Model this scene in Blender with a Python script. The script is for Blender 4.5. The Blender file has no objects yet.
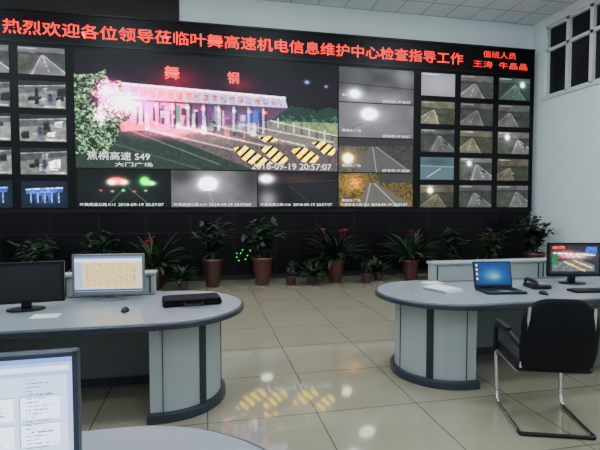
import bpy, bmesh, math, random
import numpy as np
from mathutils import Vector, Matrix
random.seed(7); rng=np.random.RandomState(5)
C=bpy.context.scene.collection
# ---------------------------------------------------------------- materials
def srgb(c): return tuple(((v/255)/12.92 if v/255<=.04045 else ((v/255+.055)/1.055)**2.4) for v in c)
def mat(name,c,rough=.5,metal=0,em=0,var=0.06,scale=8,spec=.5,emc=None,bump=0):
    m=bpy.data.materials.new(name); m.use_nodes=True
    nt=m.node_tree; b=nt.nodes['Principled BSDF']
    col=srgb(c)
    tc=nt.nodes.new('ShaderNodeTexCoord'); n=nt.nodes.new('ShaderNodeTexNoise'); n.inputs['Scale'].default_value=scale
    n.inputs['Detail'].default_value=4
    r=nt.nodes.new('ShaderNodeValToRGB')
    r.color_ramp.elements[0].position=.3; r.color_ramp.elements[1].position=.7
    r.color_ramp.elements[0].color=(*[max(0,v*(1-var)) for v in col],1)
    r.color_ramp.elements[1].color=(*[min(1,v*(1+var)) for v in col],1)
    nt.links.new(tc.outputs['Object'],n.inputs['Vector']); nt.links.new(n.outputs['Fac'],r.inputs['Fac'])
    nt.links.new(r.outputs['Color'],b.inputs['Base Color'])
    b.inputs['Roughness'].default_value=rough; b.inputs['Metallic'].default_value=metal
    b.inputs['Specular IOR Level'].default_value=spec
    if em:
        b.inputs['Emission Color'].default_value=(*srgb(emc or c),1); b.inputs['Emission Strength'].default_value=em
    if bump:
        bp=nt.nodes.new('ShaderNodeBump'); bp.inputs['Strength'].default_value=bump; bp.inputs['Distance'].default_value=.005
        nt.links.new(n.outputs['Fac'],bp.inputs['Height']); nt.links.new(bp.outputs['Normal'],b.inputs['Normal'])
    return m
def tilemat(name,c,mort,size,msize,rough,spec=.5,var=.05):
    m=bpy.data.materials.new(name); m.use_nodes=True; nt=m.node_tree; b=nt.nodes['Principled BSDF']
    tc=nt.nodes.new('ShaderNodeTexCoord'); br=nt.nodes.new('ShaderNodeTexBrick')
    br.offset=0; br.squash=1
    br.inputs['Scale'].default_value=1; br.inputs['Brick Width'].default_value=size; br.inputs['Row Height'].default_value=size
    br.inputs['Mortar Size'].default_value=msize; br.inputs['Mortar Smooth'].default_value=.1
    col=srgb(c)
    br.inputs['Color1'].default_value=(*[v*(1-var) for v in col],1); br.inputs['Color2'].default_value=(*[v*(1+var) for v in col],1)
    br.inputs['Mortar'].default_value=(*srgb(mort),1)
    n=nt.nodes.new('ShaderNodeTexNoise'); n.inputs['Scale'].default_value=3; n.inputs['Detail'].default_value=6
    mx=nt.nodes.new('ShaderNodeMix'); mx.data_type='RGBA'; mx.blend_type='MULTIPLY'; mx.inputs[0].default_value=.18
    nt.links.new(tc.outputs['Object'],br.inputs['Vector']); nt.links.new(tc.outputs['Object'],n.inputs['Vector'])
    nt.links.new(br.outputs['Color'],mx.inputs[6]); nt.links.new(n.outputs['Fac'],mx.inputs[7])
    nt.links.new(mx.outputs[2],b.inputs['Base Color'])
    b.inputs['Roughness'].default_value=rough; b.inputs['Specular IOR Level'].default_value=spec
    return m
def pixmat():
    m=bpy.data.materials.new('display_picture'); m.use_nodes=True; nt=m.node_tree; b=nt.nodes['Principled BSDF']
    a=nt.nodes.new('ShaderNodeAttribute'); a.attribute_name='pic'
    b.inputs['Base Color'].default_value=(.01,.01,.01,1); b.inputs['Roughness'].default_value=.5; b.inputs['Specular IOR Level'].default_value=.2
    nt.links.new(a.outputs['Color'],b.inputs['Emission Color']); b.inputs['Emission Strength'].default_value=1.25
    return m
M_pix=pixmat()
M_black=mat('black_cabinet',(9,6,10),.4,spec=.2)
M_bezel=mat('black_bezel',(8,8,10),.4,spec=.3)
M_seam=mat('cabinet_seam',(24,19,24),.5)
M_wall=mat('painted_wall',(230,236,238),.8,scale=2,var=.015)
M_ceil=tilemat('ceiling_tiles',(232,238,240),(165,168,174),.6,.012,.9,.2,.01)
M_floor=tilemat('polished_floor_tiles',(150,141,120),(92,84,72),.8,.005,.05,1.0,.03)
M_top=mat('desk_laminate_top',(136,140,146),.25,scale=60,var=.05)
M_rim=mat('desk_dark_rim',(40,44,56),.35)
M_panel=mat('desk_light_panel',(156,160,159),.4,var=.02)
M_dark=mat('desk_dark_strip',(30,33,40),.4)
M_mid=mat('desk_gray_panel',(108,112,116),.45)
M_blackp=mat('black_plastic',(12,12,14),.35,spec=.3)
M_silver=mat('silver_plastic',(120,124,128),.35,metal=.2)
M_chrome=mat('chrome_tube',(210,210,212),.12,metal=1)
M_fabric=mat('black_mesh_fabric',(11,12,16),.8,scale=200,var=.4,bump=.4,spec=.2)
M_leath=mat('black_leather',(13,13,16),.5,spec=.3)
M_white=mat('white_plastic',(220,222,222),.4)
M_paper=mat('paper',(215,215,210),.8)
M_pot=mat('glazed_brown_pot',(60,32,27),.3,var=.2)
M_pot2=mat('glazed_maroon_pot',(76,34,32),.3,var=.2)
M_soil=mat('soil',(40,30,22),.95,scale=40,var=.4)
M_leaf=mat('leaf_green',(42,64,42),.55,var=.5,scale=12,spec=.25)
M_leaf2=mat('leaf_dark_green',(30,50,37),.5,var=.5,scale=12,spec=.25)
M_stem=mat('stem_brown',(60,54,34),.7)
M_flower=mat('red_flower',(165,24,40),.5)
M_red=mat('led_red_text',(255,20,14),.5,em=2.1,emc=(255,24,14))
M_redneon=mat('neon_red',(255,40,40),.5,em=1.9,emc=(255,70,60))
M_txtw=mat('osd_white_text',(235,235,235),.5,em=1.0)
M_green=mat('green_led',(40,255,90),.5,em=3,emc=(20,255,70))
M_glass=mat('night_glass',(26,30,38),.3,spec=.2)
M_lamp=mat('lamp_diffuser',(240,245,255),.5,em=33.0,emc=(226,243,252))
M_maroon=mat('dark_maroon_panel',(30,12,14),.6)
# ---------------------------------------------------------------- helpers
def empty(name,loc=(0,0,0),rz=0):
    o=bpy.data.objects.new(name,None); C.objects.link(o); o.location=loc; o.rotation_euler=(0,0,rz); o.empty_display_size=.1; return o
def addmesh(name,verts,faces,mats,parent=None,mi=None,smooth=False):
    me=bpy.data.meshes.new(name); me.from_pydata([tuple(v) for v in verts],[],faces); 
    for m in (mats if isinstance(mats,(list,tuple)) else [mats]): me.materials.append(m)
    if mi: me.polygons.foreach_set('material_index',mi)
    if smooth: me.polygons.foreach_set('use_smooth',[True]*len(me.polygons))
    me.update()
    o=bpy.data.objects.new(name,me); C.objects.link(o)
    if parent: o.parent=parent
    return o
def box(name,x0,x1,y0,y1,z0,z1,m,parent=None,bev=0,rot=None):
    v=[(x,y,z) for x in(x0,x1) for y in(y0,y1) for z in(z0,z1)]
    f=[(0,1,3,2),(4,6,7,5),(0,4,5,1),(2,3,7,6),(0,2,6,4),(1,5,7,3)]
    o=addmesh(name,v,f,m,parent)
    if bev:
        b=o.modifiers.new('bevel','BEVEL'); b.width=bev; b.segments=3; b.limit_method='ANGLE'
    return o
def prism(name,pts,z0,z1,m,parent=None,bev=0,mtop=None):
    n=len(pts)
    a=sum(pts[i][0]*pts[(i+1)%n][1]-pts[(i+1)%n][0]*pts[i][1] for i in range(n))
    if a<0: pts=pts[::-1]
    v=[(p[0],p[1],z0) for p in pts]+[(p[0],p[1],z1) for p in pts]
    f=[tuple(range(n-1,-1,-1)),tuple(range(n,2*n))]+[(i,(i+1)%n,n+(i+1)%n,n+i) for i in range(n)]
    o=addmesh(name,v,f,[m]+([mtop] if mtop else []),parent,mi=[0,1 if mtop else 0]+[0]*n)
    if bev:
        b=o.modifiers.new('bevel','BEVEL'); b.width=bev; b.segments=2; b.limit_method='ANGLE'
    return o
def lathe(name,prof,m,parent=None,n=28,loc=(0,0,0)):
    v=[];f=[]
    for r,z in prof:
        for i in range(n):
            a=2*math.pi*i/n; v.append((loc[0]+r*math.cos(a),loc[1]+r*math.sin(a),loc[2]+z))
    for j in range(len(prof)-1):
        for i in range(n):
            f.append((j*n+i,j*n+(i+1)%n,(j+1)*n+(i+1)%n,(j+1)*n+i))
    f.append(tuple(range(n-1,-1,-1)))
    return addmesh(name,v,f,m,parent,smooth=True)
def tomesh(o,name,m,parent):
    dg=bpy.context.evaluated_depsgraph_get(); dg.update()
    me=bpy.data.meshes.new_from_object(o.evaluated_get(dg))
    bpy.data.objects.remove(o)
    me.name=name; me.materials.clear(); me.materials.append(m)
    n=bpy.data.objects.new(name,me); C.objects.link(n)
    if parent: n.parent=parent
    return n
def tube(name,pts,r,m,parent=None,cyclic=False,rad=.06):
    P=[Vector(p) for p in pts]; out=[]
    N=len(P)
    for i,p in enumerate(P):
        if not cyclic and (i==0 or i==N-1): out.append(p); continue
        a=P[(i-1)%N]; b=P[(i+1)%N]; d1=(a-p); d2=(b-p); k=min(rad,d1.length*.45,d2.length*.45)
        s=p+d1.normalized()*k; e=p+d2.normalized()*k
        for t in (0,.2,.4,.6,.8,1): out.append(s*(1-t)**2+p*2*t*(1-t)+e*t*t)
    cu=bpy.data.curves.new(name,'CURVE'); cu.dimensions='3D'; sp=cu.splines.new('POLY'); sp.points.add(len(out)-1)
    for q,p in zip(sp.points,out): q.co=(*p,1)
    sp.use_cyclic_u=cyclic; cu.bevel_depth=r; cu.bevel_resolution=3; cu.use_fill_caps=True
    o=bpy.data.objects.new(name,cu); C.objects.link(o)
    n=tomesh(o,name,m,parent)
    n.data.polygons.foreach_set('use_smooth',[True]*len(n.data.polygons)); return n
def text(name,s,x0,x1,z0,z1,y,m,parent,bold=0):
    cu=bpy.data.curves.new(name,'FONT'); cu.body=s; cu.size=1; cu.resolution_u=3; cu.offset=bold
    o=bpy.data.objects.new(name,cu); C.objects.link(o)
    n=tomesh(o,name,m,parent)
    k=len(n.data.vertices)
    if k==0: return n
    co=np.empty(k*3); n.data.vertices.foreach_get('co',co); co=co.reshape(-1,3)
    mn=co.min(0); mx=co.max(0)
    X=x0+(co[:,0]-mn[0])/(mx[0]-mn[0])*(x1-x0); Z=z0+(co[:,1]-mn[1])/(mx[1]-mn[1])*(z1-z0)
    co=np.stack([X,np.full(k,y),Z],1)
    n.data.vertices.foreach_set('co',co.ravel()); n.data.update(); return n
LD=[0,.05,.1,.2,.3,.4,.5,.6,.7,.8,.9,.97,1.0]; LL=[0,.004,.01,.03,.062,.115,.19,.31,.52,.9,1.9,3.2,4]
def paint_screen(name,img,w,h,parent,loc,sat=1.1):
    ny,nx,_=img.shape
    img=np.clip(img,0,1); lum=img.mean(-1,keepdims=True); img=np.clip(lum+(img-lum)*sat,0,1)
    lin=np.interp(img,LD,LL)
    xs=np.linspace(0,w,nx); zs=np.linspace(h,0,ny)
    X,Z=np.meshgrid(xs,zs); V=np.stack([X,np.zeros_like(X),Z],-1).reshape(-1,3)
    V=V+np.array(loc)
    i,j=np.meshgrid(np.arange(ny-1),np.arange(nx-1),indexing='ij'); a=(i*nx+j).ravel()
    F=np.stack([a,a+nx,a+nx+1,a+1],1)
    me=bpy.data.meshes.new(name); me.from_pydata(V.tolist(),[],F.tolist())
    at=me.color_attributes.new('pic','FLOAT_COLOR','POINT')
    at.data.foreach_set('color',np.concatenate([lin.reshape(-1,3),np.ones((nx*ny,1))],1).astype('f').ravel())
    me.materials.append(M_pix); me.update()
    o=bpy.data.objects.new(name,me); C.objects.link(o)
    if parent: o.parent=parent
    return o
class Cv:
    def __init__(s,nx,ny,c=(10,10,14)):
        s.nx=nx;s.ny=ny; s.S,s.R=np.meshgrid(np.linspace(0,1,nx),np.linspace(0,1,ny)); s.im=np.ones((ny,nx,3))*np.array(c)/255.
        s.asp=nx/ny
    def put(s,mask,c,a=1.):
        m=(mask*a)[...,None]; s.im=s.im*(1-m)+m*np.array(c)/255.
    def poly(s,pts,c,a=1.):
        s.put(s.pm(pts),c,a)
    def pm(s,pts):
        ins=np.zeros(s.S.shape,bool); n=len(pts)
        for i in range(n):
            x1,y1=pts[i]; x2,y2=pts[(i+1)%n]
            if y1==y2: continue
            c=((y1>s.R)!=(y2>s.R))&(s.S<(x2-x1)*(s.R-y1)/(y2-y1)+x1); ins^=c
        return ins.astype(float)
    def glow(s,x,y,rx,ry,c,a=1.,p=2):
        g=np.exp(-(np.abs((s.S-x)/rx)**p+np.abs((s.R-y)/ry)**p))*a
        s.im=s.im+g[...,None]*np.array(c)/255.
    def shade(s,x,y,rx,ry,c,a=1.):
        g=np.exp(-(((s.S-x)/rx)**2+((s.R-y)/ry)**2)); s.put(g,c,a)
    def noise(s,k,seed=0):
        r=np.random.RandomState(seed); gx=max(2,int(k)); gy=max(2,int(k/s.asp)+1)
        g=r.rand(gy+1,gx+1); u=s.S*(gx-.001); v=s.R*(gy-.001); i=u.astype(int); j=v.astype(int); fu=u-i; fv=v-j
        return (g[j,i]*(1-fu)+g[j,i+1]*fu)*(1-fv)+(g[j+1,i]*(1-fu)+g[j+1,i+1]*fu)*fv
    def line(s,x1,y1,x2,y2,w,c,a=1.):
        dx=x2-x1;dy=y2-y1;L=dx*dx*s.asp**2+dy*dy+1e-9
        t=np.clip(((s.S-x1)*dx*s.asp**2+(s.R-y1)*dy)/L,0,1)
        d=np.hypot((s.S-x1-t*dx)*s.asp,(s.R-y1-t*dy)); s.put(np.clip(1.5-d/w,0,1),c,a)
def main_picture():
    c=Cv(600,270,(8,8,14))
    n=c.noise(90,1); n2=c.noise(25,2); n3=c.noise(220,3); n4=c.noise(140,4)
    c.glow(.35,.35,.5,.2,(40,14,34),1)
    c.poly([(0,.5),(1,.5),(1,1),(0,1)],(78,70,74))
    c.poly([(0,.62),(.2,.6),(.66,1),(0,1)],(46,62,54))
    c.poly([(.17,.58),(.5,.55),(1,.8),(1,1),(.66,1)],(104,92,92))
    c.im=np.where((c.R>.58)[...,None],c.im*(.85+.3*n4[...,None]),c.im)
    c.put(((c.R>.38+.06*n2+.03*n)&(c.R<.58)&(c.S>.6)).astype(float),(34,58,50))
    c.put(((c.R>.44+.1*n)&(c.R<.58)&(c.S>.7)&(n4>.55)).astype(float),(90,130,100),.7)
    c.put(((c.R>.54)&(c.R<.61+.12*(c.S-.6))&(c.S>.7)).astype(float)*(.5+.5*n),(164,182,132))
    c.poly([(.45,.52),(.75,.54),(1,.68),(1,.8),(.7,.74)],(140,134,130),.9)
    for k in range(9):
        c.line(.72+.032*k,.50+.018*k,.72+.032*k,.58+.02*k,.007,(215,222,212) if k%2 else (60,80,64),.8)
    c.line(.7,.53,1,.66,.006,(225,230,215),.8)
    c.poly([(.12,.40),(.79,.42),(.72,.54),(.5,.62),(.15,.66)],(92,62,90))
    c.poly([(.14,.42),(.40,.42),(.38,.64),(.16,.68)],(232,112,160),.8)
    c.glow(.3,.5,.14,.1,(100,44,66),1); c.glow(.55,.52,.15,.06,(60,54,70),.8)
    r=random.Random(3); pal=[(230,222,232),(76,94,170),(100,160,140),(40,32,56),(200,204,222),(110,70,130),(200,130,150),(40,60,74),(160,184,190),(50,38,60)]
    for k in range(52):
        s=.19+.5*r.random(); t=.44+.13*r.random()*(.5+s); w=.003+.008*r.random(); h=.02+.07*r.random()
        col=r.choice(pal); c.put(((abs(c.S-s)<w)&(abs(c.R-t-.05)<h)).astype(float),col,.8)
    for i in range(10):
        s=.17+.058*i; c.line(s,.42,s,.6+.006*i,.009,(236,222,234),.85); c.line(s+.012,.42,s+.012,.58+.006*i,.006,(50,32,58),.8)
    c.shade(.66,.5,.02,.08,(86,120,210),.9); c.shade(.655,.62,.02,.05,(230,232,238),.8); c.shade(.60,.6,.03,.04,(215,218,226),.7)
    roof=[(.1,.26),(.78,.32),(.79,.42),(.1,.40)]
    c.poly(roof,(250,176,200)); c.put(np.clip((c.S-.22)/.3,0,1)*c.pm(roof),(208,206,222))
    band=c.pm([(.14,.305),(.77,.35),(.77,.40),(.14,.375)])*(n3>.52)*(np.sin(c.S*190)>-.5)
    c.put(band,(176,56,80),.75)
    c.line(.1,.265,.78,.325,.010,(255,244,250)); c.line(.1,.405,.79,.425,.008,(100,66,98))
    for i in range(9):
        s=.22+.06*i; c.glow(s,.445+.003*i,.008,.014,(255,40,40) if i%3 else (40,220,110),.9)
    c.line(.26,.66,.66,.86,.009,(205,185,182),.8); c.line(.18,.66,.52,.95,.006,(150,142,140),.6); c.line(.36,.62,.72,.78,.008,(220,212,205),.8)
    c.line(.5,.6,.86,.76,.008,(224,220,208),.8); c.line(.6,.58,.98,.72,.007,(224,220,208),.8); c.line(.0,.7,.45,1.,.006,(100,118,104),.6)
    c.glow(.3,.68,.12,.05,(190,76,116),.8); c.glow(.42,.64,.1,.04,(170,110,134),.7); c.glow(.52,.72,.1,.05,(70,54,54),.7)
    def hatch(p,k=44):
        m=c.pm(p); st=(np.sin((c.S*2.2+c.R*1.)*k*1.6)>-.25)
        c.put(m*st,(255,232,30)); c.put(m*(~st),(20,17,20))
    hatch([(.575,.80),(.62,.775),(.73,.93),(.67,.97),(.61,.9)])
    hatch([(.675,.79),(.73,.77),(.79,.88),(.785,.94),(.74,.93)])
    hatch([(.80,.80),(.86,.775),(.92,.86),(.91,.92),(.85,.91)])
    hatch([(.89,.73),(.94,.71),(.99,.78),(.985,.85),(.94,.83)])
    hatch([(.67,.69),(.72,.68),(.76,.72),(.7,.74)])
    tm=((c.S<.19+.08*(n2-.5)-.16*np.abs(c.R-.5))&(c.R>.14+.12*n2)&(c.R<.88)).astype(float)
    c.put(tm,(36,56,42)); c.put(tm*(n3>.5),(112,142,112)); c.put(tm*(n4>.64),(170,196,160)); c.put(tm*(n>.7),(16,28,20),.8)
    c.glow(.12,.36,.045,.1,(255,60,190),1.1); c.glow(.115,.33,.018,.04,(255,255,255),.9); c.glow(.17,.44,.055,.09,(255,120,210),1.1)
    c.glow(.17,.43,.024,.05,(255,255,255),.9); c.glow(.22,.44,.10,.13,(220,50,120),.55); c.glow(.09,.55,.024,.06,(255,220,250),.9)
    for k in range(8):
        a=k*math.pi/4+.2; c.line(.17,.44,.17+.045*math.cos(a),.44+.1*math.sin(a),.004,(255,220,245),.6)
    c.glow(.36,.2,.08,.11,(120,8,18),.8); c.glow(.6,.22,.06,.08,(120,8,18),.6)
    c.glow(.87,.17,.012,.02,(160,200,230),.9); c.glow(.95,.2,.008,.015,(200,200,220),.8)
    c.im*= (.88+.24*n3)[...,None]
    return c.im
NX,NY=92,56
def road_pic(seed,base=120,tint=(1,1,1.03),bright=None):
    r=random.Random(seed); c=Cv(NX,NY,(base*.72,)*3); n=c.noise(7,seed); nf=c.noise(46,seed+50)
    x=.35+.3*r.random(); h=.28+.16*r.random(); d=r.choice([-1,1])*r.uniform(.1,.3)
    hill=h+.08*(c.noise(9,seed+3)-.5)
    c.put((c.R<hill).astype(float),(base*.85,)*3,.9)
    c.put(((c.R>hill-.1)&(c.R<hill+.02)).astype(float),(base*.42,)*3,.8)
    c.poly([(0,h),(x-.03,h),(x-.5+d,1.05),(0,1.05)],(base*.6,base*.64,base*.56)); c.poly([(1,h),(x+.05,h),(x+.5+d,1.05),(1,1.05)],(base*.5,base*.56,base*.5))
    c.im*=(.74+.5*nf*(c.R>h)+.22*(c.R<=h))[...,None]
    c.poly([(x-.02,h),(x+.035,h),(x+.5+d,1.1),(x-.48+d,1.1)],(base*.92,)*3,.9)
    L=min(235,base*1.65)
    c.line(x-.015,h,x-.40+d,1.05,.010,(L,)*3,.75); c.line(x+.03,h,x+.44+d,1.05,.010,(L,)*3,.7)
    for k in range(5):
        t=(k/5)**1.4; t2=t+.08; c.line(x+.008+d*t,h+(1-h)*t,x+.008+d*t2,h+(1-h)*t2,.01+.01*t,(L,)*3,.8)
    if r.random()<.6:
        s=x+(.2+.1*d); c.poly([(s-.05,.55),(s+.04,.55),(s+.05,.68),(s-.06,.68)],(40,42,48)); c.glow(s-.04,.66,.02,.03,(255,255,220),.6)
    if r.random()<.5: 
        px=r.choice([.08,.9]); c.line(px,.05,px,.8,.012,(50,52,56)); c.line(px,.06,px+(.2 if px<.5 else -.2),.1,.01,(60,60,64))
    if bright: c.glow(bright[0],bright[1],.07,.12,(255,255,255),1); c.glow(bright[0],bright[1],.25,.3,(80,80,80),.6)
    c.line(.04,.06,.4,.06,.018,(225,225,225),.6)
    c.im*=(.8+.4*n)[...,None]*np.array(tint)
    return c.im
def indoor_pic(seed):
    r=random.Random(seed); b=r.choice([80,96,110]); c=Cv(NX,NY,(b,b*1.05,b*1.05)); n=c.noise(12,seed); nf=c.noise(60,seed+9)
    c.poly([(0,.5),(1,.3),(1,1),(0,1)],(b*1.5,b*1.55,b*1.5)); c.poly([(0,0),(1,0),(1,.12),(0,.2)],(b*.4,)*3)
    for k in range(8):
        x=r.random()*.85; y=.25+r.random()*.5; w=.06+.14*r.random(); h=.08+.2*r.random()
        v=r.choice([24,34,205,225,60,150]); g=r.choice([0,8]); c.poly([(x,y),(x+w,y-.05),(x+w,y+h),(x,y+h)],(v,v+g,v+5))
        c.poly([(x,y),(x+w,y-.05),(x+w*1.1,y-.09),(x+w*.2,y-.05)],(min(255,v+40),)*3)
        c.line(x,y+h,x+w,y+h,.01,(20,22,26),.8)
    hx=.3+.4*r.random(); c.shade(hx,.52,.035,.06,(24,22,24),1); c.shade(hx,.68,.06,.12,(40,52,84),1)
    c.line(0,.22,1,.12,.015,(220,222,225),.7); c.line(.5,0,.52,.5,.012,(28,30,34),.7)
    c.line(.55,.93,.95,.93,.02,(240,240,240),.8)
    c.im*=(.7+.4*n+.2*nf)[...,None]; return c.im
# ---------------------------------------------------------------- room shell
XL,XR,YB,YF,H=-8.0,7.73,9.62,-3.2,5.85
box('floor',XL-.2,XR+.2,YF-.2,YB+.2,-.1,0,M_floor)
box('ceiling',XL-.2,XR+.2,YF-.2,YB+.2,H,H+.1,M_ceil)
box('wall_back',XL-.2,XR+.2,YB,YB+.2,0,H,M_wall)
box('wall_left',XL-.2,XL,YF,YB,0,H,M_wall)
box('wall_front',XL-.2,XR+.2,YF-.2,YF,0,H,M_wall)
WY0,WY1,WZ0,WZ1=6.7,9.2,4.03,5.66
rw=empty('wall_right')
box('lower',XR,XR+.2,YF,YB,0,WZ0,M_wall,rw); box('upper',XR,XR+.2,YF,YB,WZ1,H,M_wall,rw)
box('pier_a',XR,XR+.2,WY1,YB,WZ0,WZ1,M_wall,rw); box('pier_b',XR,XR+.2,YF,WY0,WZ0,WZ1,M_wall,rw)
w=empty('window_1')
box('glass',XR+.10,XR+.12,WY0,WY1,WZ0,WZ1,M_glass,w)
for i in range(5):
    y=WY0+(WY1-WY0)*i/4; box('mullion_%d'%i,XR+.03,XR+.1,y-.045,y+.045,WZ0,WZ1,M_white,w)
for i,z in enumerate((WZ0+.03,WZ0+1.08,WZ1-.03)):
    box('rail_%d'%i,XR+.03,XR+.1,WY0,WY1,z-.035,z+.035,M_white,w)
box('sill',XR-.04,XR+.1,WY0-.05,WY1+.05,WZ0-.05,WZ0,M_white,w,bev=.008)
box('baseboard_right',XR-.015,XR,YF,YB-.3,0,.12,M_mid)
for y in (-1.5,1.5,4.2,6.6):
    for x in (-5.5,-2,1.5,5):
        e=empty('ceiling_light')
        box('frame',x-.65,x+.65,y-.34,y+.34,H-.05,H,M_white,e)
        box('diffuser',x-.6,x+.6,y-.29,y+.29,H-.06,H-.05,M_lamp,e)
# ---------------------------------------------------------------- video wall
vw=empty('video_wall'); Y0=9.32
U=lambda u:u-3.74
xa,xb=-6.6,U(11.3)
box('cabinet_upper',xa,xb,Y0+.01,YB-.005,1.42,5.17,M_black,vw)
box('cabinet_base',xa,xb,Y0+.03,YB-.005,0,1.42,M_black,vw)
box('ledge',xa,xb,Y0-.01,Y0+.03,1.40,1.46,M_bezel,vw)
box('banner_trim_top',xa,xb,Y0-.01,Y0+.01,5.13,5.17,M_bezel,vw)
box('banner_trim_low',xa,xb,Y0-.005,Y0+.01,4.56,4.59,M_bezel,vw)
box('plinth',xa,xb,Y0+.02,Y0+.03,0,.1,M_seam,vw)
x=xb-.05; i=0
while x>xa:
    box('door_seam_%d'%i,x-.004,x+.004,Y0+.024,Y0+.031,.1,1.4,M_seam,vw); x-=.8675; i+=1
box('vent_trim',xa,xb,Y0+.02,Y0+.03,.98,.99,M_seam,vw)
box('wall_panel_above_sign',xa,U(3.25),YB-.06,YB,5.18,H,M_maroon)
yS=Y0; c0=U(1.325); cw=1.735
paint_screen('screen_main',main_picture(),3*cw-.015,2.25-.01,vw,(c0,yS,2.26),1.15)
def cell(i,j,im,name):
    paint_screen(name,im,cw-.02,.73,vw,(c0+i*cw+.01,yS,1.51+j*.75))
A,B=150,72
c=Cv(A,B,(5,6,8)); c.glow(.42,.3,.08,.11,(255,90,80),1.2); c.glow(.36,.34,.05,.08,(255,255,255),1); c.glow(.5,.34,.05,.08,(255,255,240),.9); c.glow(.72,.3,.06,.13,(20,255,90),1.2); c.glow(.8,.36,.05,.06,(200,255,210),1)
c.glow(.5,.5,.4,.3,(30,50,40),.7); c.poly([(.2,.6),(.8,.6),(1,1),(.1,1)],(20,34,28),.5); c.line(.5,.5,.3,1,.012,(120,140,130),.6); c.line(.55,.5,.8,1,.012,(120,140,130),.6)
for k in range(5): c.glow(.25+.12*k,.56+.02*(k%2),.02,.03,[(255,60,60),(255,220,160),(60,255,120)][k%3],.8)
cell(0,0,c.im,'screen_b0')
c=Cv(A,B,(92,92,96)); c.im+= .12*c.noise(9,4)[...,None]; c.glow(.42,.36,.1,.18,(255,255,255),1); c.glow(.42,.36,.28,.4,(80,80,82),.8); c.poly([(.38,.55),(.46,.55),(1,1),(.1,1)],(136,136,138),.5); c.line(.42,.55,.5,1,.01,(190,190,190),.6); c.shade(.1,.1,.2,.3,(50,50,52),.8); c.shade(.95,.2,.15,.5,(50,50,52),.8); cell(1,0,c.im,'screen_b1')
c=Cv(A,B,(18,18,22)); c.glow(.1,.2,.1,.14,(255,255,255),1.3); c.glow(.12,.8,.12,.3,(150,150,150),.9); c.glow(.5,.2,.3,.15,(44,26,22),1); c.poly([(.35,.35),(1,.3),(1,1),(.5,1)],(30,30,36),.8); c.line(.4,.4,.7,1,.01,(80,80,90),.7); c.line(.3,.3,1,.22,.01,(90,60,50),.7); cell(2,0,c.im,'screen_b2')
c=Cv(A,B,(112,96,54)); n=c.noise(60,9); c.im*=(.45+.9*n)[...,None]; c.glow(.2,.3,.14,.25,(150,110,24),.7); c.poly([(.38,.3),(.5,.28),(1,.95),(1,1),(.25,1)],(106,106,100),.95); c.line(.42,.3,.35,1,.012,(180,180,172)); c.line(.47,.3,.8,1,.012,(180,180,172)); c.poly([(.5,0),(1,0),(1,.25),(.55,.3)],(60,62,60),.9); cell(3,0,c.im,'screen_r0')
c=Cv(A,B,(66,64,62)); n=c.noise(50,19); c.im*=(.7+.6*n)[...,None]; c.glow(.12,.6,.06,.13,(255,240,190),1.4); c.glow(.15,.6,.2,.4,(90,80,40),.8); c.poly([(.4,.25),(.5,.25),(1,1),(.2,1)],(100,100,98),.85); c.line(.45,.25,.5,1,.011,(165,165,160)); c.line(.5,.25,.95,.95,.011,(155,155,150)); c.poly([(0,0),(1,0),(1,.2),(0,.24)],(50,50,54),.9); cell(3,1,c.im,'screen_r1')
c=Cv(A,B,(96,96,100)); c.im+=.1*c.noise(8,8)[...,None]; c.glow(.4,.3,.1,.16,(255,255,255),.9); c.glow(.42,.4,.35,.4,(66,66,66),.8); c.poly([(.35,.5),(.42,.5),(.8,1),(.1,1)],(140,140,140),.4); c.line(0,.9,.3,.6,.01,(60,60,60),.7); cell(3,2,c.im,'screen_r2')
c=Cv(A,B,(64,64,68)); c.im+=.12*c.noise(8,18)[...,None]; c.glow(.2,.75,.1,.16,(200,200,200),.9); c.glow(.5,.9,.5,.25,(90,90,92),.8); c.glow(.85,.2,.15,.25,(60,60,60),.8); c.line(.0,.45,1,.55,.012,(36,36,40),.8); cell(3,3,c.im,'screen_r3')
for ci,u0 in enumerate((8.435,9.40,10.365)):
    for r in range(5):
        z=1.5+.62*r; s=ci*7+r
        if (ci,r)==(0,4): c=Cv(NX,NY,(146,148,152)); c.shade(.5,.5,.5,.5,(168,170,174)); c.line(.04,.06,.5,.06,.02,(240,240,240),.7); im=c.im
        elif (ci,r)==(0,1): c=Cv(NX,NY,(92,116,124)); c.line(.2,.9,.6,.5,.02,(190,195,198)); c.shade(.5,.2,.5,.2,(60,78,86),.8); c.line(0,.4,1,.42,.01,(170,185,190)); im=c.im
        elif (ci,r)==(2,4): im=road_pic(s+40,92,(.9,1.1,1.05),bright=(.75,.3))
        else: im=road_pic(s+40,100+7*((s*3)%5),(1,1.01,1.02) if (s%3) else (1.05,1.03,.88),bright=(.3+.1*(s%4),.25) if s%4==0 else None)
        paint_screen('screen_s%d_%d'%(ci,r),im,.82,.5,vw,(U(u0),yS,z))
for ci,u0 in enumerate((.37,-.58,-1.53,-2.48)):
    for r in range(5):
        z=1.5+.62*r; s=ci*7+r
        if r==0:
            c=Cv(NX,NY,(16,26,44)); c.poly([(.1,.3),(.9,.22),(.9,.42),(.1,.48)],(50,100,170)); c.glow(.5,.6,.25,.2,(90,130,190),.8)
            for q in (.2,.35,.5,.65,.8): c.line(q,.45,q,.8,.02,(170,185,215)); c.poly([(q+.02,.55),(q+.08,.55),(q+.08,.75),(q+.02,.75)],(24,40,80))
            c.line(.1,.32,.9,.25,.02,(200,215,235)); c.im*=(.7+.6*c.noise(50,s))[...,None]
            im=c.im
        elif r==4: im=road_pic(s+90,145)
        else: im=indoor_pic(s+90)
        paint_screen('screen_l%d_%d'%(ci,r),im,.8,.5,vw,(U(u0),yS,z))
yt=Y0-.006
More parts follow.
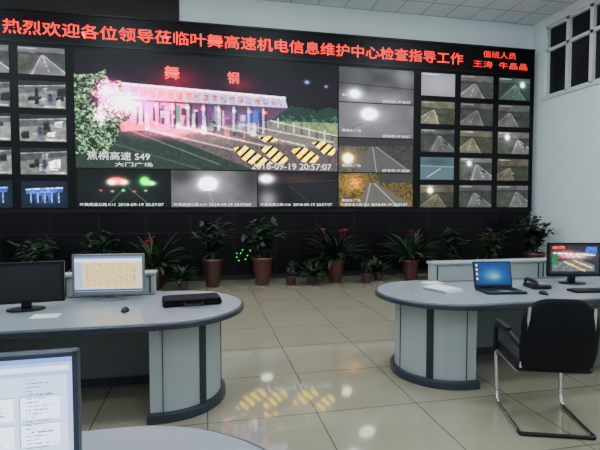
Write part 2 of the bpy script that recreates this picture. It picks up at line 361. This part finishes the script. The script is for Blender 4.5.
text('banner_text','热烈欢迎各位领导莅临叶舞高速机电信息维护中心检查指导工作',U(.13),U(9.45),4.70,4.965,yt+.01,M_red,vw,.008)
text('duty_text_1','值班人员',U(9.95),U(10.8),4.91,5.06,yt+.01,M_red,vw)
text('duty_text_2','王涛  牛晶晶',U(9.7),U(11.1),4.68,4.83,yt+.01,M_red,vw)
text('sign_char_a','舞',c0+1.64,c0+1.93,4.02,4.28,yt,M_redneon,vw,.01)
text('sign_char_b','钢',c0+2.87,c0+3.10,4.0,4.24,yt,M_redneon,vw,.01)
text('osd_place','焦桐高速 S49',c0+.2,c0+1.35,2.42,2.58,yt,M_txtw,vw)
text('osd_spot','大门广场',c0+.7,c0+1.4,2.3,2.38,yt,M_txtw,vw)
text('osd_time','2018-09-19 20:57:07',c0+3.35,c0+5.05,2.29,2.42,yt,M_txtw,vw)
for i in range(4):
    text('osd_cell_%d'%i,'2018-09-19 20:57:07',c0+i*cw+.75,c0+i*cw+1.6,1.53,1.585,yt,M_txtw,vw)
    text('osd_name_%d'%i,'叶舞高速公路 K%d'%(12+i*7),c0+i*cw+.06,c0+i*cw+.7,1.53,1.59,yt,M_txtw,vw)
    text('osd_loc_%d'%i,'舞钢站 广场',c0+3*cw+.08,c0+3*cw+.5,1.62+.75*i,1.68+.75*i,yt,M_txtw,vw)
for i in range(3):
    text('osd_line_%d'%i,'2018-09-19 20:57',c0+3*cw+1.0,c0+3*cw+1.65,2.28+.75*i,2.33+.75*i,yt,M_txtw,vw)
for i,(x,z) in enumerate([(.62,.55),(.70,.55),(.62,.47),(.74,.62),(.84,.5),(.66,.4),(.8,.42),(.9,.6)]):
    box('status_led_%d'%i,x-.01,x+.01,Y0+.015,Y0+.03,z-.008,z+.008,M_green,vw)
# ---------------------------------------------------------------- plants
def leafblade(V,F,base,az,el,L,W,droop,seg=6,fold=.25):
    p=Vector(base); e=el; a=len(V); side=Vector((-math.sin(az),math.cos(az),0))
    for i in range(seg+1):
        t=i/seg; wd=W*math.sin(math.pi*min(1,(.08+t*.92)))**.7*.5 if i<seg else .001
        d=Vector((math.cos(az)*math.cos(e),math.sin(az)*math.cos(e),math.sin(e)))
        up=d.cross(side).normalized()*-1
        V+= [tuple(p-side*wd+up*wd*fold),tuple(p),tuple(p+side*wd+up*wd*fold)]
        p=p+d*(L/seg); e-=droop/seg
    for i in range(seg):
        b=a+i*3; F+=[(b,b+1,b+4,b+3),(b+1,b+2,b+5,b+4)]
def clampy(V,lim=.4):
    return [(v[0],lim+(v[1]-lim)*.35 if v[1]>lim else v[1],max(v[2],.04)) for v in V]
def plant(name,x,y,pr,ph,h,spread,kind,n,pm,flower=0,seed=0,z=0,m=None):
    r=random.Random(seed); e=empty(name,(x,y,z))
    lathe('pot',[(pr*.62,0),(pr*.66,.01),(pr*.9,ph*.55),(pr*.98,ph*.85),(pr*1.08,ph*.9),(pr*1.08,ph),(pr*.95,ph),(pr*.9,ph*.92),(0.001,ph*.92)],pm,e)
    lathe('soil',[(.001,ph*.9),(pr*.9,ph*.925),(.001,ph*.935)],M_soil,e)
    V=[];F=[]; stems=[]
    if kind=='strap':
        for i in range(n):
            az=r.random()*6.28; el=r.uniform(.5,1.5); L=(h-ph)*r.uniform(.75,1.25)
            if math.cos(el)*L>spread/2*1.1: L=spread/2*1.1/math.cos(el)
            q=r.random()*pr*.4
            leafblade(V,F,(q*math.cos(az),q*math.sin(az),ph*.9),az,el,L*1.15,r.uniform(.05,.09),r.uniform(.7,1.9))
    else:
        ns=max(4,n//16)
        for i in range(ns):
            az=i*2.4+r.random(); rad=spread/2*r.uniform(.1,.8); top=h*r.uniform(.7,.95)
            b=Vector((r.uniform(-1,1)*pr*.3,r.uniform(-1,1)*pr*.3,ph*.9)); t=Vector((rad*math.cos(az),rad*math.sin(az),top))
            mid=(b+t)/2+Vector((-rad*.25*math.cos(az),-rad*.25*math.sin(az),.05)); P=[]
            for k in range(7):
                s=k/6; P.append(b*(1-s)**2+mid*2*s*(1-s)+t*s*s)
            stems.append(P)
            nl=n//ns
            for k in range(nl):
                s=r.uniform(.2,1); q=b*(1-s)**2+mid*2*s*(1-s)+t*s*s
                leafblade(V,F,q,r.random()*6.28,r.uniform(-.2,1.1),r.uniform(.14,.25)*min(1,h/.8),r.uniform(.06,.10)*min(1,h/.8),r.uniform(.5,1.6),seg=4)
    addmesh('leaves',clampy(V),F,m or M_leaf,e,smooth=True)
    if stems:
        SV=[];SF=[]
        for P in stems:
            a=len(SV)
            for p in P:
                for k in range(5): SV.append((p.x+.007*math.cos(k*1.2566),p.y+.007*math.sin(k*1.2566),p.z))
            for i in range(6):
                for k in range(5): SF.append((a+i*5+k,a+i*5+(k+1)%5,a+i*5+5+(k+1)%5,a+i*5+5+k))
        addmesh('stems',clampy(SV),SF,M_stem,e,smooth=True)
    if flower:
        V=[];F=[]
        for i in range(flower):
            az=r.random()*6.28; rad=r.uniform(0,spread*.28); zz=h*r.uniform(.8,.97)
            for k in range(7): leafblade(V,F,(rad*math.cos(az),rad*math.sin(az),zz),k*.9+az,r.uniform(.2,1.2),r.uniform(.06,.09),.045,.8,seg=3)
            q=len(V); V+=[(rad*math.cos(az)*.2,rad*math.sin(az)*.2,ph*.9),(rad*math.cos(az)*.2+.01,rad*math.sin(az)*.2,ph*.9),(rad*math.cos(az)+.005,rad*math.sin(az),zz),(rad*math.cos(az)-.005,rad*math.sin(az),zz)]; F.append((q,q+1,q+2,q+3))
        addmesh('flowers',clampy(V),F,M_flower,e)
    return e
PY=8.66
PL=[(-3.9,.2,.4,1.2,1.0,'bush',170,0,M_pot),(-2.94,.18,.35,1.1,.85,'bush',160,0,M_pot),(-1.87,.2,.4,1.18,.95,'bush',180,0,M_pot),
(-.92,.18,.38,1.02,.85,'strap',70,2,M_pot),(.115,.19,.54,1.36,1.02,'bush',300,0,M_pot),(1.068,.20,.54,1.38,1.05,'bush',340,0,M_pot2),
(2.54,.18,.47,1.16,.95,'strap',90,3,M_pot2),(4.16,.17,.42,1.05,.85,'strap',80,3,M_pot2),(5.12,.17,.38,1.1,.72,'bush',170,0,M_pot),
(6.08,.17,.38,1.08,.8,'bush',180,1,M_pot),(7.12,.21,.5,1.38,1.0,'bush',320,0,M_pot2)]
for i,(x,pr,ph,h,sp,kd,n,fl,pm) in enumerate(PL):
    plant('potted_plant',x,PY,pr,ph,h,sp,kd,n,pm,fl,seed=i+1,m=M_leaf if i%2 else M_leaf2)
for i,(x,y) in enumerate([(-2.4,8.4),(-1.4,8.35),(-.42,8.35),(1.6,8.5),(2.02,8.45),(3.11,8.45),(3.47,8.7),(4.66,8.5),(5.6,8.45)]):
    plant('potted_plant',x,y,.11,.19,.48,.40,'bush' if i%2 else 'strap',50,M_pot,0,seed=30+i,m=M_leaf)
# ---------------------------------------------------------------- desks
def outline(uf,uc,v0,v1,r_in=0,sgn=1,n=36):
    vc=(v0+v1)/2; R=(v1-v0)/2-r_in
    P=[(uf,vc-R)]
    for i in range(n+1):
        a=-math.pi/2+math.pi*i/n; P.append((uc+sgn*R*math.cos(a),vc+R*math.sin(a)))
    P.append((uf,vc+R)); return P
def desk(uf,uc,v0,v1,sgn,riser):
    d=empty('control_desk')
    prism('top_rim',outline(uf,uc,v0,v1,0,sgn),.705,.745,M_rim,d,bev=.008)
    prism('top_surface',outline(uf+sgn*.03,uc,v0,v1,.022,sgn),.745,.752,M_top,d)
    box('underframe',min(uf,uc)+.05,max(uf,uc)-.05,v0+.16,v1-.16,.66,.705,M_mid,d)
    ub=uc-sgn*.1
    prism('pedestal',outline(ub,uc-sgn*.02,v0,v1,.17,sgn),.07,.705,M_panel,d)
    prism('pedestal_plinth',outline(ub-sgn*.02,uc-sgn*.02,v0,v1,.13,sgn),0,.07,M_rim,d,bev=.01)
    R=(v1-v0)/2-.17; vc=(v0+v1)/2; cx=uc-sgn*.02
    for nm,a0,a1,mm in (('front_strip',-52,-44,M_dark),('joint_a',-89,-88.3,M_dark),('joint_b',-5,-4.2,M_dark),('back_strip',44,52,M_dark)):
        P=[];k=8
        for i in range(k+1):
            a=math.radians(a0+(a1-a0)*i/k); P.append((cx+sgn*(R+.006)*math.cos(a),vc+(R+.006)*math.sin(a)))
        for i in range(k,-1,-1):
            a=math.radians(a0+(a1-a0)*i/k); P.append((cx+sgn*(R-.01)*math.cos(a),vc+(R-.01)*math.sin(a)))
        prism(nm,P,.07,.70,mm,d)
    lo,hi=min(uf,ub),max(uf,ub)
    box('modesty_panel',lo,hi,v1-.26,v1-.23,.07,.66,M_mid,d)
    box('modesty_foot',lo,hi,v1-.28,v1-.21,0,.07,M_rim,d)
    x=ub-sgn*1.5; i=0
    while lo<x<hi:
        box('divider_%d'%i,x-.02,x+.02,v0+.22,v1-.26,0,.66,M_panel,d); x-=sgn*1.5; i+=1
    box('cable_tray',lo,hi,v1-.46,v1-.26,.5,.53,M_dark,d)
    if riser is not None:
        a,b=min(uf,riser),max(uf,riser)
        box('riser_body',a,b,v1-.16,v1-.03,.752,.93,M_panel,d,bev=.01)
        box('riser_cap',a-.01,b+.01,v1-.18,v1-.01,.93,.955,M_panel,d,bev=.006)
        x=riser-sgn*.04;i=0
        while a<x<b and i<40:
            box('riser_slat_%d'%i,x-.006,x+.006,v1-.166,v1-.158,.77,.92,M_dark,d); x-=sgn*(.06 if i%6 else .45); i+=1
    return d
desk(-5.2,-.3,3.12,4.32,1,-.45)
desk(6.2,2.13,3.2,4.4,-1,2.3)
desk(-3.4,-.3,.5,1.7,1,None)
# ---------------------------------------------------------------- monitors etc
DZ=.753
def monitor(name,x,y,w,h,zb,rz,im,bez=M_blackp,bw=.018):
    e=empty(name,(x,y,DZ),rz)
    zb-=DZ
    box('back_shell',-w/2,w/2,0,.03,zb,zb+h,bez,e,bev=.008)
    box('back_bulge',-w*.3,w*.3,.03,.06,zb+h*.2,zb+h*.8,bez,e,bev=.012)
    for nm,a,b,c_,d_ in (('bezel_top',-w/2,w/2,zb+h-bw,zb+h),('bezel_bottom',-w/2,w/2,zb,zb+bw*1.6),('bezel_left',-w/2,-w/2+bw,zb,zb+h),('bezel_right',w/2-bw,w/2,zb,zb+h)):
        box(nm,a,b,-.012,.004,c_,d_,bez,e,bev=.003)
    paint_screen('screen',im,w-2*bw,h-2.6*bw,e,(-w/2+bw,-.004,zb+bw*1.6),1.)
    box('stand_neck',-.035,.035,.03,.06,.008,zb+h*.4,bez,e,bev=.005)
    P=[(.13*math.cos(a)*1.0,.03+.09*math.sin(a)) for a in [i*math.pi/14 for i in range(28)]]
    prism('stand_base',P,0,.012,bez,e,bev=.003)
    return e
def sheet_pic():
    c=Cv(150,95,(206,204,190)); c.poly([(0,0),(1,0),(1,.07),(0,.07)],(120,150,190)); c.poly([(0,.07),(1,.07),(1,.16),(0,.16)],(215,215,215))
    c.poly([(.15,.18),(.92,.18),(.92,.9),(.15,.9)],(216,208,176)); c.poly([(0,.17),(.12,.17),(.12,.93),(0,.93)],(180,190,205))
    for i in range(11): c.line(.15,.22+.06*i,.92,.22+.06*i,.005,(160,150,120),.8)
    for i in range(8): c.line(.18+.1*i,.2,.18+.1*i,.88,.004,(165,155,130),.7)
    n=c.noise(90,3); c.put(((n>.66)&(c.S>.16)&(c.S<.9)&(c.R>.2)&(c.R<.88)&(np.sin(c.R*104)>.2)).astype(float),(110,100,90),.6)
    c.poly([(0,.94),(1,.94),(1,1),(0,1)],(70,100,160)); return c.im
monitor('computer_monitor',-.80,4.0,.575,.34,.80,math.radians(-4),sheet_pic(),bez=M_silver)
c=Cv(40,30,(12,13,17)); c.glow(.5,.2,.5,.4,(8,9,12))
monitor('computer_monitor',-1.34,3.72,.54,.31,.81,math.radians(8),c.im)
def ui_pic():
    c=Cv(300,190,(188,200,216)); c.poly([(.0,.0),(1,0),(1,.05),(0,.05)],(150,175,215))
    c.poly([(.02,.08),(.98,.08),(.98,.13),(.02,.13)],(215,222,232))
    c.poly([(.03,.17),(.97,.17),(.97,.95),(.03,.95)],(206,214,227))
    for x0 in (.5,.73):
        for y0 in (.36,.62): c.poly([(x0,y0),(x0+.2,y0),(x0+.2,y0+.22),(x0,y0+.22)],(226,230,237)); c.line(x0,y0,x0+.2,y0,.004,(150,165,200)); c.line(x0,y0,x0,y0+.22,.004,(150,165,200))
    c.poly([(.06,.5),(.4,.5),(.4,.9),(.06,.9)],(222,227,235))
    n=c.noise(170,5)
    for i in range(20):
        y=.2+.036*i
        c.put(((abs(c.R-y)<.006)&(c.S>.76)&(c.S<.8+.12*((i*37)%10)/10)&(n>.4)).astype(float),(120,130,165),.7)
        c.put(((abs(c.R-y)<.006)&(c.S>.52)&(c.S<.56+.12*((i*31)%10)/10)&(n>.45)).astype(float),(120,130,165),.6)
        c.put(((abs(c.R-y)<.006)&(c.S>.08)&(c.S<.14+.2*((i*53)%10)/10)&(n>.4)).astype(float),(130,140,170),.6)
    c.poly([(0,.95),(1,.95),(1,1),(0,1)],(90,120,180)); return c.im
monitor('computer_monitor',-.586,1.27,.50,.315,.85,math.radians(2),ui_pic(),bez=mat('blue_gray_plastic',(44,54,70),.35),bw=.014)
c=Cv(130,82,(34,40,52)); n=c.noise(60,2); c.poly([(.03,.04),(.97,.04),(.97,.96),(.03,.96)],(50,48,58)); c.glow(.3,.34,.22,.14,(200,100,110),.9); c.glow(.6,.4,.24,.12,(200,180,150),.8); c.line(.08,.3,.9,.36,.03,(225,215,220)); c.poly([(.05,.62),(.55,.5),(.9,.7),(.9,.92),(.05,.92)],(110,120,130)); c.line(.3,.6,.7,.9,.025,(240,215,70)); c.line(.5,.56,.85,.8,.025,(240,215,70)); c.poly([(.04,.35),(.16,.3),(.18,.7),(.04,.75)],(60,130,80)); c.poly([(.72,.08),(.94,.08),(.94,.3),(.72,.3)],(60,110,190)); c.poly([(.06,.06),(.3,.06),(.3,.14),(.06,.14)],(220,60,50)); c.im*=(.7+.6*n)[...,None]
monitor('computer_monitor',3.64,3.86,.54,.34,.83,math.radians(-12),c.im)
def laptop(x,y,rz):
    e=empty('laptop',(x,y,DZ),rz)
    box('base',-.185,.185,-.25,0,0,.02,M_blackp,e,bev=.005)
    box('keyboard',-.16,.16,-.14,-.02,.02,.023,M_dark,e)
    for r in range(5):
        for k in range(12): box('key_%d_%d'%(r,k),-.155+k*.026,-.155+k*.026+.021,-.135+r*.023,-.135+r*.023+.018,.023,.026,M_bezel,e)
    box('touchpad',-.05,.05,-.23,-.155,.02,.0215,M_mid,e)
    lid=empty('lid',(0,.0,.02)); lid.parent=e; lid.rotation_euler=(math.radians(-12),0,0)
    box('lid_shell',-.185,.185,0,.012,0,.245,M_blackp,lid,bev=.004)
    c=Cv(110,68,(20,66,130)); c.glow(.5,.55,.3,.3,(50,90,60),.9); c.shade(.55,.62,.14,.12,(170,180,170),.8); c.poly([(0,.93),(1,.93),(1,1),(0,1)],(24,44,80))
    for i in range(4): c.poly([(.03,.06+.2*i),(.08,.06+.2*i),(.08,.15+.2*i),(.03,.15+.2*i)],(220,210,160))
    paint_screen('screen',c.im,.346,.215,lid,(-.173,-.002,.018))
laptop(2.66,3.76,math.radians(-8))
e=empty('laptop_bag',(-.12,3.76,DZ),math.radians(6))
box('body',-.23,.23,-.15,.15,0,.045,M_fabric,e,bev=.02); box('flap',-.22,.22,-.155,.02,.04,.058,M_fabric,e,bev=.008)
tube('handle',[(-.07,-.15,.03),(-.07,-.20,.02),(.07,-.20,.02),(.07,-.15,.03)],.008,M_leath,e,rad=.03)
def keyboard(x,y,rz,m=M_blackp):
    e=empty('keyboard',(x,y,DZ),rz); box('body',-.22,.22,-.07,.07,0,.018,m,e,bev=.005)
    for r in range(5):
        for k in range(15): box('key_%d_%d'%(r,k),-.21+k*.028,-.21+k*.028+.023,-.06+r*.024,-.06+r*.024+.019,.018,.023,M_dark,e)
keyboard(3.5,3.48,math.radians(-6))
def mouse(x,y,m=M_blackp,nm='computer_mouse'):
    V=[];F=[];n=16
    for j in range(6):
        t=j/5; rr=math.cos(t*math.pi/2*.98)
        for i in range(n):
            a=2*math.pi*i/n; V.append((x+.03*rr*math.cos(a),y+.053*rr*math.sin(a),DZ+.034*math.sin(t*math.pi/2)))
    for j in range(5):
        for i in range(n): F.append((j*n+i,j*n+(i+1)%n,(j+1)*n+(i+1)%n,(j+1)*n+i))
    F.append(tuple(range(n-1,-1,-1))); F.append(tuple(range(5*n,6*n)))
    addmesh(nm,V,F,m,None,smooth=True)
mouse(-.6,3.55); mouse(2.95,3.46)
e=empty('paper_stack',(2.17,3.83,DZ),math.radians(20))
for i in range(6): box('sheet_%d'%i,-.1-.004*i,.11-.003*(i%3),-.145+.004*i,.145,.004*i,.004*i+.0038,M_paper,e)
e=empty('router',(2.2,4.08,DZ),math.radians(10)); box('body',-.09,.09,-.06,.06,0,.03,M_white,e,bev=.008)
box('document',-1.22,-1.04,3.44,3.56,DZ,DZ+.003,M_paper)
e=empty('desk_phone',(3.12,3.75,DZ),math.radians(-10))
prism('body',[(-.09,-.1),(.09,-.1),(.09,.1),(-.09,.1)],0,.04,M_blackp,e,bev=.012)
box('keypad',-.01,.075,-.08,.03,.04,.046,M_mid,e,bev=.002)
tube('handset',[(-.06,-.1,.05),(-.06,-.08,.075),(-.06,.08,.075),(-.06,.1,.05)],.017,M_blackp,e,rad=.03)
# ---------------------------------------------------------------- bow chair
ch=empty('office_chair',(2.37,2.78,0),math.radians(-19))
for s,nm in ((-1,'left'),(1,'right')):
    x=s*.235
    tube('frame_'+nm,[(x,-.26,.014),(x,.24,.014),(x*1.03,.27,.43),(x*.95,-.2,.40),(x*.9,-.27,.62),(x*.85,-.30,.88)],.0125,M_chrome,ch,rad=.09)
    tube('armrest_'+nm,[(x*1.0,-.24,.60),(x*1.16,-.16,.66),(x*1.2,.14,.67),(x*1.12,.2,.44)],.018,M_leath,ch,rad=.1)
    box('arm_pad_'+nm,x*1.19-.025,x*1.19+.025,-.14,.12,.675,.70,M_leath,ch,bev=.01)
tube('rear_floor_bar',[(-.235,-.24,.014),(-.235,-.275,.014),(.235,-.275,.014),(.235,-.24,.014)],.014,M_blackp,ch,rad=.03)
tube('front_bar',[(-.23,.2,.41),(.23,.2,.41)],.011,M_chrome,ch); tube('mid_bar',[(-.225,-.1,.402),(.225,-.1,.402)],.011,M_chrome,ch)
box('seat',-.25,.25,-.22,.26,.41,.495,M_leath,ch,bev=.03)
V=[];F=[];nx,nz=16,16
for th in (0,1):
    for j in range(nz+1):
        t=j/nz; z=.44+t*.50; hw=.24*(1-.18*abs(2*t-.9)**4)
        for i in range(nx+1):
            s=i/nx*2-1; y=-.245-.06*t+.045*(s*s)-.02*math.sin(t*3.14)
            zz=z-(.05*s**4 if t>.6 else 0)*((t-.6)/.4 if t>.6 else 0)
            V.append((s*hw,y-(.03 if th else 0),zz))
N=(nx+1)*(nz+1)
for j in range(nz):
    for i in range(nx):
        a=j*(nx+1)+i; F.append((a,a+1,a+nx+2,a+nx+1)); F.append((N+a,N+a+nx+1,N+a+nx+2,N+a+1))
for i in range(nx): F.append((i,N+i,N+i+1,i+1)); a=nz*(nx+1)+i; F.append((a,a+1,N+a+1,N+a))
for j in range(nz):
    a=j*(nx+1); F.append((a,a+nx+1,N+a+nx+1,N+a)); a+=nx; F.append((a,N+a,N+a+nx+1,a+nx+1))
addmesh('backrest',V,F,M_fabric,ch,smooth=True)
# ---------------------------------------------------------------- world, camera
wd=bpy.data.worlds.new('night'); bpy.context.scene.world=wd; wd.use_nodes=True
wd.node_tree.nodes['Background'].inputs[0].default_value=(.01,.013,.02,1)
cd=bpy.data.cameras.new('camera'); cam=bpy.data.objects.new('camera',cd); C.objects.link(cam)
cd.lens=27; cd.sensor_width=36; cam.location=(0,0,1.55); cam.rotation_euler=(math.radians(90-2.55),0,math.radians(-11.83))
bpy.context.scene.camera=cam
